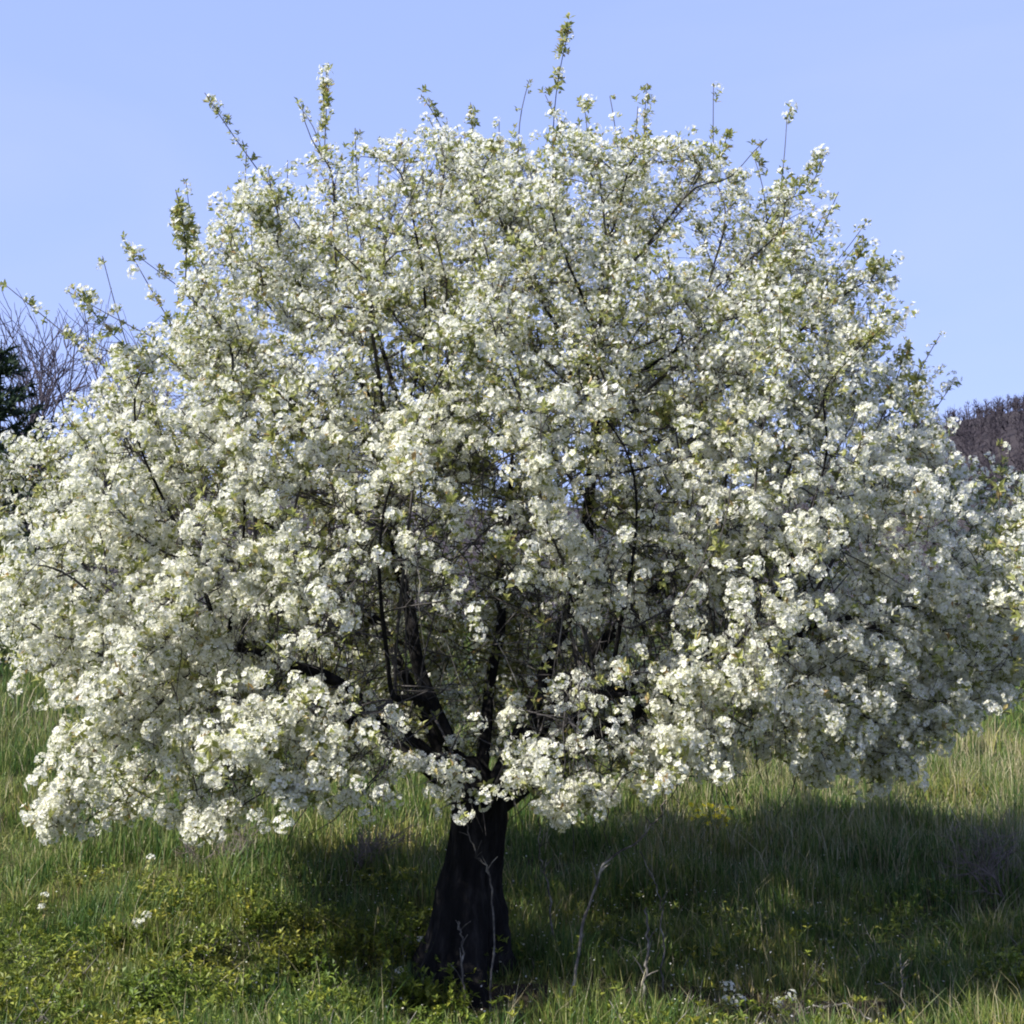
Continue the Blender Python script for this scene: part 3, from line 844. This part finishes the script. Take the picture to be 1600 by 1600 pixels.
stick('dry_stem', 'upright pale dry stem with a short spur beside the curved dead branch', [(1011, 1418), (1012, 1480), (1008, 1540), (1006, 1612)], (-0.75, -0.75), 0.008, 0.005, M['pale_stem'], ((0.62, -0.06, 0.10), (0.3, 0.03, 0.05)))
stick('dry_stem', 'thin forked grey stem rising from the shaded grass', [(1000, 1330), (1032, 1395), (1036, 1440), (1034, 1500)], (-0.2, -0.25), 0.005, 0.003, M['pale_stem'], ((0.45, 0.06, 0.08),))
stick('dry_stem', 'thin grey sucker crossing the dark trunk', [(728, 1285), (742, 1330), (768, 1372), (772, 1440), (765, 1525)], (-0.32, -0.36), 0.006, 0.003, M['pale_stem'], ((0.3, 0.03, 0.09), (0.5, -0.04, 0.1)))
stick('dry_stem', 'short pale sucker at the foot of the trunk', [(716, 1440), (722, 1480), (728, 1545)], (-0.4, -0.42), 0.006, 0.004, M['pale_stem'], ((0.5, 0.03, 0.06),))
stick('dry_stem', 'bluish grey thin stem in front of the shaded grass beside the trunk', [(842, 1275), (845, 1345), (856, 1370), (868, 1440)], (0.2, 0.2), 0.006, 0.003, M['pale_stem'], ((0.5, 0.05, 0.06),))
stick('bent_straw', 'bent pale straw arching low over the foreground grass', [(1270, 1572), (1320, 1570), (1358, 1588), (1380, 1625)], (-1.0, -1.0), 0.005, 0.003, M['pale_stem'], (), 'straw')
stick('dry_stem', 'upright straw-coloured stalk above the bent straw', [(1408, 1490), (1410, 1540), (1409, 1610)], (-0.9, -0.9), 0.004, 0.002, M['pale_stem'], ((0.3, 0.03, 0.06),))

def sprig(u, v, n, seed, label, hgt=0.14):
    """small blossoming sucker in the grass"""
    g = np.random.default_rng(seed); p = G(u, v + 12); root = empty('blossom_sprig', (p.x, p.y, gz(p.x, p.y)))
    tag(root, label, 'sprig', 'blossoming sprigs in the grass')
    st = Soup(); tips = []
    for k in range(n):
        tip = np.array((g.normal() * 0.05, g.normal() * 0.04, hgt * g.uniform(0.7, 1.3)))
        tube(st, [(0, 0, -0.03), tip * (0.3, 0.3, 0.55), tip], [0.003, 0.0022, 0.0014], 4); tips.append(tip)
    tag(st.obj('stems', [M['twig']], root, True), kind='stuff')
    lf = Soup()
    for q in range(9 * n):
        leaf_tris(lf, tips[q % n] * g.uniform(0.3, 1.0), g.normal(size=3) + np.array((0, 0, .4)), np.array((0.05, 0, 1.)), 0.035, 0.018, 0)
    tag(lf.obj('foliage', [M['young_leaf']], root), kind='stuff')
    for tip in tips:
        o = bpy.data.objects.new('blossom_cluster', BLOSSOM_ME[int(g.integers(0, 6))]); o.location = tip
        o.rotation_euler = (g.normal() * .4, g.normal() * .4, g.uniform(0, 6)); o.scale = (g.uniform(.6, .95),) * 3; link(o, root)
for k, (u, v, n, t) in enumerate([(228, 1470, 3, 'small white blossoming sucker among the grass of the lit slope'), (672, 1510, 2, 'white blossom sprig at the foot of the dark trunk'),
                                  (70, 1440, 2, 'small white blossoming sucker among the grass of the lit slope'), (1150, 1590, 3, 'low white blossoming sprig below the dark bank'), (1235, 1600, 2, 'low white blossoming sprig below the dark bank'),
                                  (216, 1365, 1, 'small white blossoming sucker among the grass of the lit slope'), (640, 1545, 1, 'white blossom sprig at the foot of the dark trunk')]):
    sprig(u, v, n, 300 + k, t)

# yellow-flowered plant behind the shade
g = np.random.default_rng(5); p = G(1115, 1312); root = empty('yellow_flower_plant', (p.x, p.y, gz(p.x, p.y)))
tag(root, 'bushy plant with bright yellow flowers at the edge of the shade', 'plant')
st, lf = Soup(), Soup()
for k in range(26):
    tip = np.array((g.normal() * 0.10, g.normal() * 0.07, g.uniform(0.10, 0.26)))
    tube(st, [(0, 0, -0.03), tip * (0.4, 0.4, 0.5), tip], [0.003, 0.0025, 0.002], 3)
    for q in range(5):
        leaf_tris(lf, tip * g.uniform(0.3, 0.9), g.normal(size=3) + np.array((0, 0, .5)), np.array((0.05, 0, 1.)), 0.05, 0.018, 0)
    fs = Soup()
    for q in range(7):
        a = q * 0.9; d = np.array((math.cos(a), math.sin(a), 0.25))
        leaf_tris(fs, np.zeros(3), d, np.array((0.05, 0, 1.)), 0.024, 0.014, 0)
    o = fs.obj('flower_head', [M['yellow_petal']], root); o.location = tip; o.rotation_euler = (0.6 + g.normal() * .3, g.normal() * .4, 0)
tag(st.obj('stems', [M['grass']], root), kind='stuff'); o = lf.obj('foliage', [M['weed_leaf']], root); tag(o, kind='stuff')

# leafless brush
for (u, v, h, sp, y, seed, lab) in [(1575, 1400, 0.75, 0.7, None, 41, 'grey leafless bush at the end of the shaded grass'),
                                    (560, 1345, 0.55, 1.0, None, 42, 'tangled brown leafless brush beneath the crown beside the trunk'),
                                    (340, 1345, 0.40, 1.0, None, 43, 'low dark twiggy brush beneath the hanging blossom boughs'),
                                    (1210, 1600, 0.28, 0.9, None, 44, 'small grey dry weed between the low blossom sprigs')]:
    p = G(u, v)
    bare_plant('leafless_bush', lab, 'bush', (p.x, p.y, gz(p.x, p.y)), h, sp, 7, 3, M['brown_twig'], seed, None, 0.007, 0.0018)

# grey dead twigs lying and leaning in the foreground grass
g = np.random.default_rng(88); s = Soup()
for k in range(900):
    x, y = g.uniform(-3.3, 3.3), g.uniform(-1.7, 0.6)
    if x > -0.4 and g.random() < 0.6: continue
    if noise.noise(Vector((x * 1.4, y * 1.4, 21))) < -0.05: continue
    a = g.uniform(0, 6.28); L = g.uniform(0.08, 0.32); b = np.array((x, y, gz(x, y) - 0.01))
    d = np.array((math.cos(a), math.sin(a), g.uniform(0.1, 1.3))); d *= L / np.linalg.norm(d)
    kink = g.normal(size=3) * 0.012
    tube(s, [b, b + d * 0.5 + kink, b + d], [0.003, 0.0024, 0.0012], 3)
    tube(s, [b + d * 0.5 + kink, b + d * 0.5 + kink + g.normal(size=3) * 0.04 + (0, 0, 0.02)], [0.002, 0.001], 3)
o = s.obj('dead_twigs', [M['pale_stem']]); tag(o, 'grey dead twigs littering the foreground grass', 'twigs', kind='stuff')

# petals shed on the grass
g = np.random.default_rng(91); n = 2600
a = g.uniform(0, 6.28, n); r = 2.6 * np.sqrt(g.random(n)) * g.uniform(0.6, 1.35, n)
x, y = -0.1 + r * np.cos(a), r * np.sin(a)
c = np.stack([x, y, ground_z(x, y) + g.uniform(0.01, 0.13, n)], 1)
u_ = g.normal(size=(n, 3)) * (1, 1, 0.35); u_ /= np.linalg.norm(u_, axis=1, keepdims=True)
v_ = np.cross(u_, g.normal(size=(n, 3)) * 0.4 + np.array((0, 0, 1.0))); v_ /= np.linalg.norm(v_, axis=1, keepdims=True)
V = np.stack([c - u_ * 0.007, c + v_ * 0.005, c + u_ * 0.007, c - v_ * 0.005], 1).reshape(-1, 3)
F = (np.array([(0, 1, 2), (0, 2, 3)])[None] + (np.arange(n) * 4)[:, None, None]).reshape(-1, 3)
o = link(bpy.data.objects.new('fallen_petals', tri_mesh('fallen_petals', V, F, None, [M['petal']])))
tag(o, 'white petals shed into the grass around the blossoming tree', 'petals', kind='stuff')
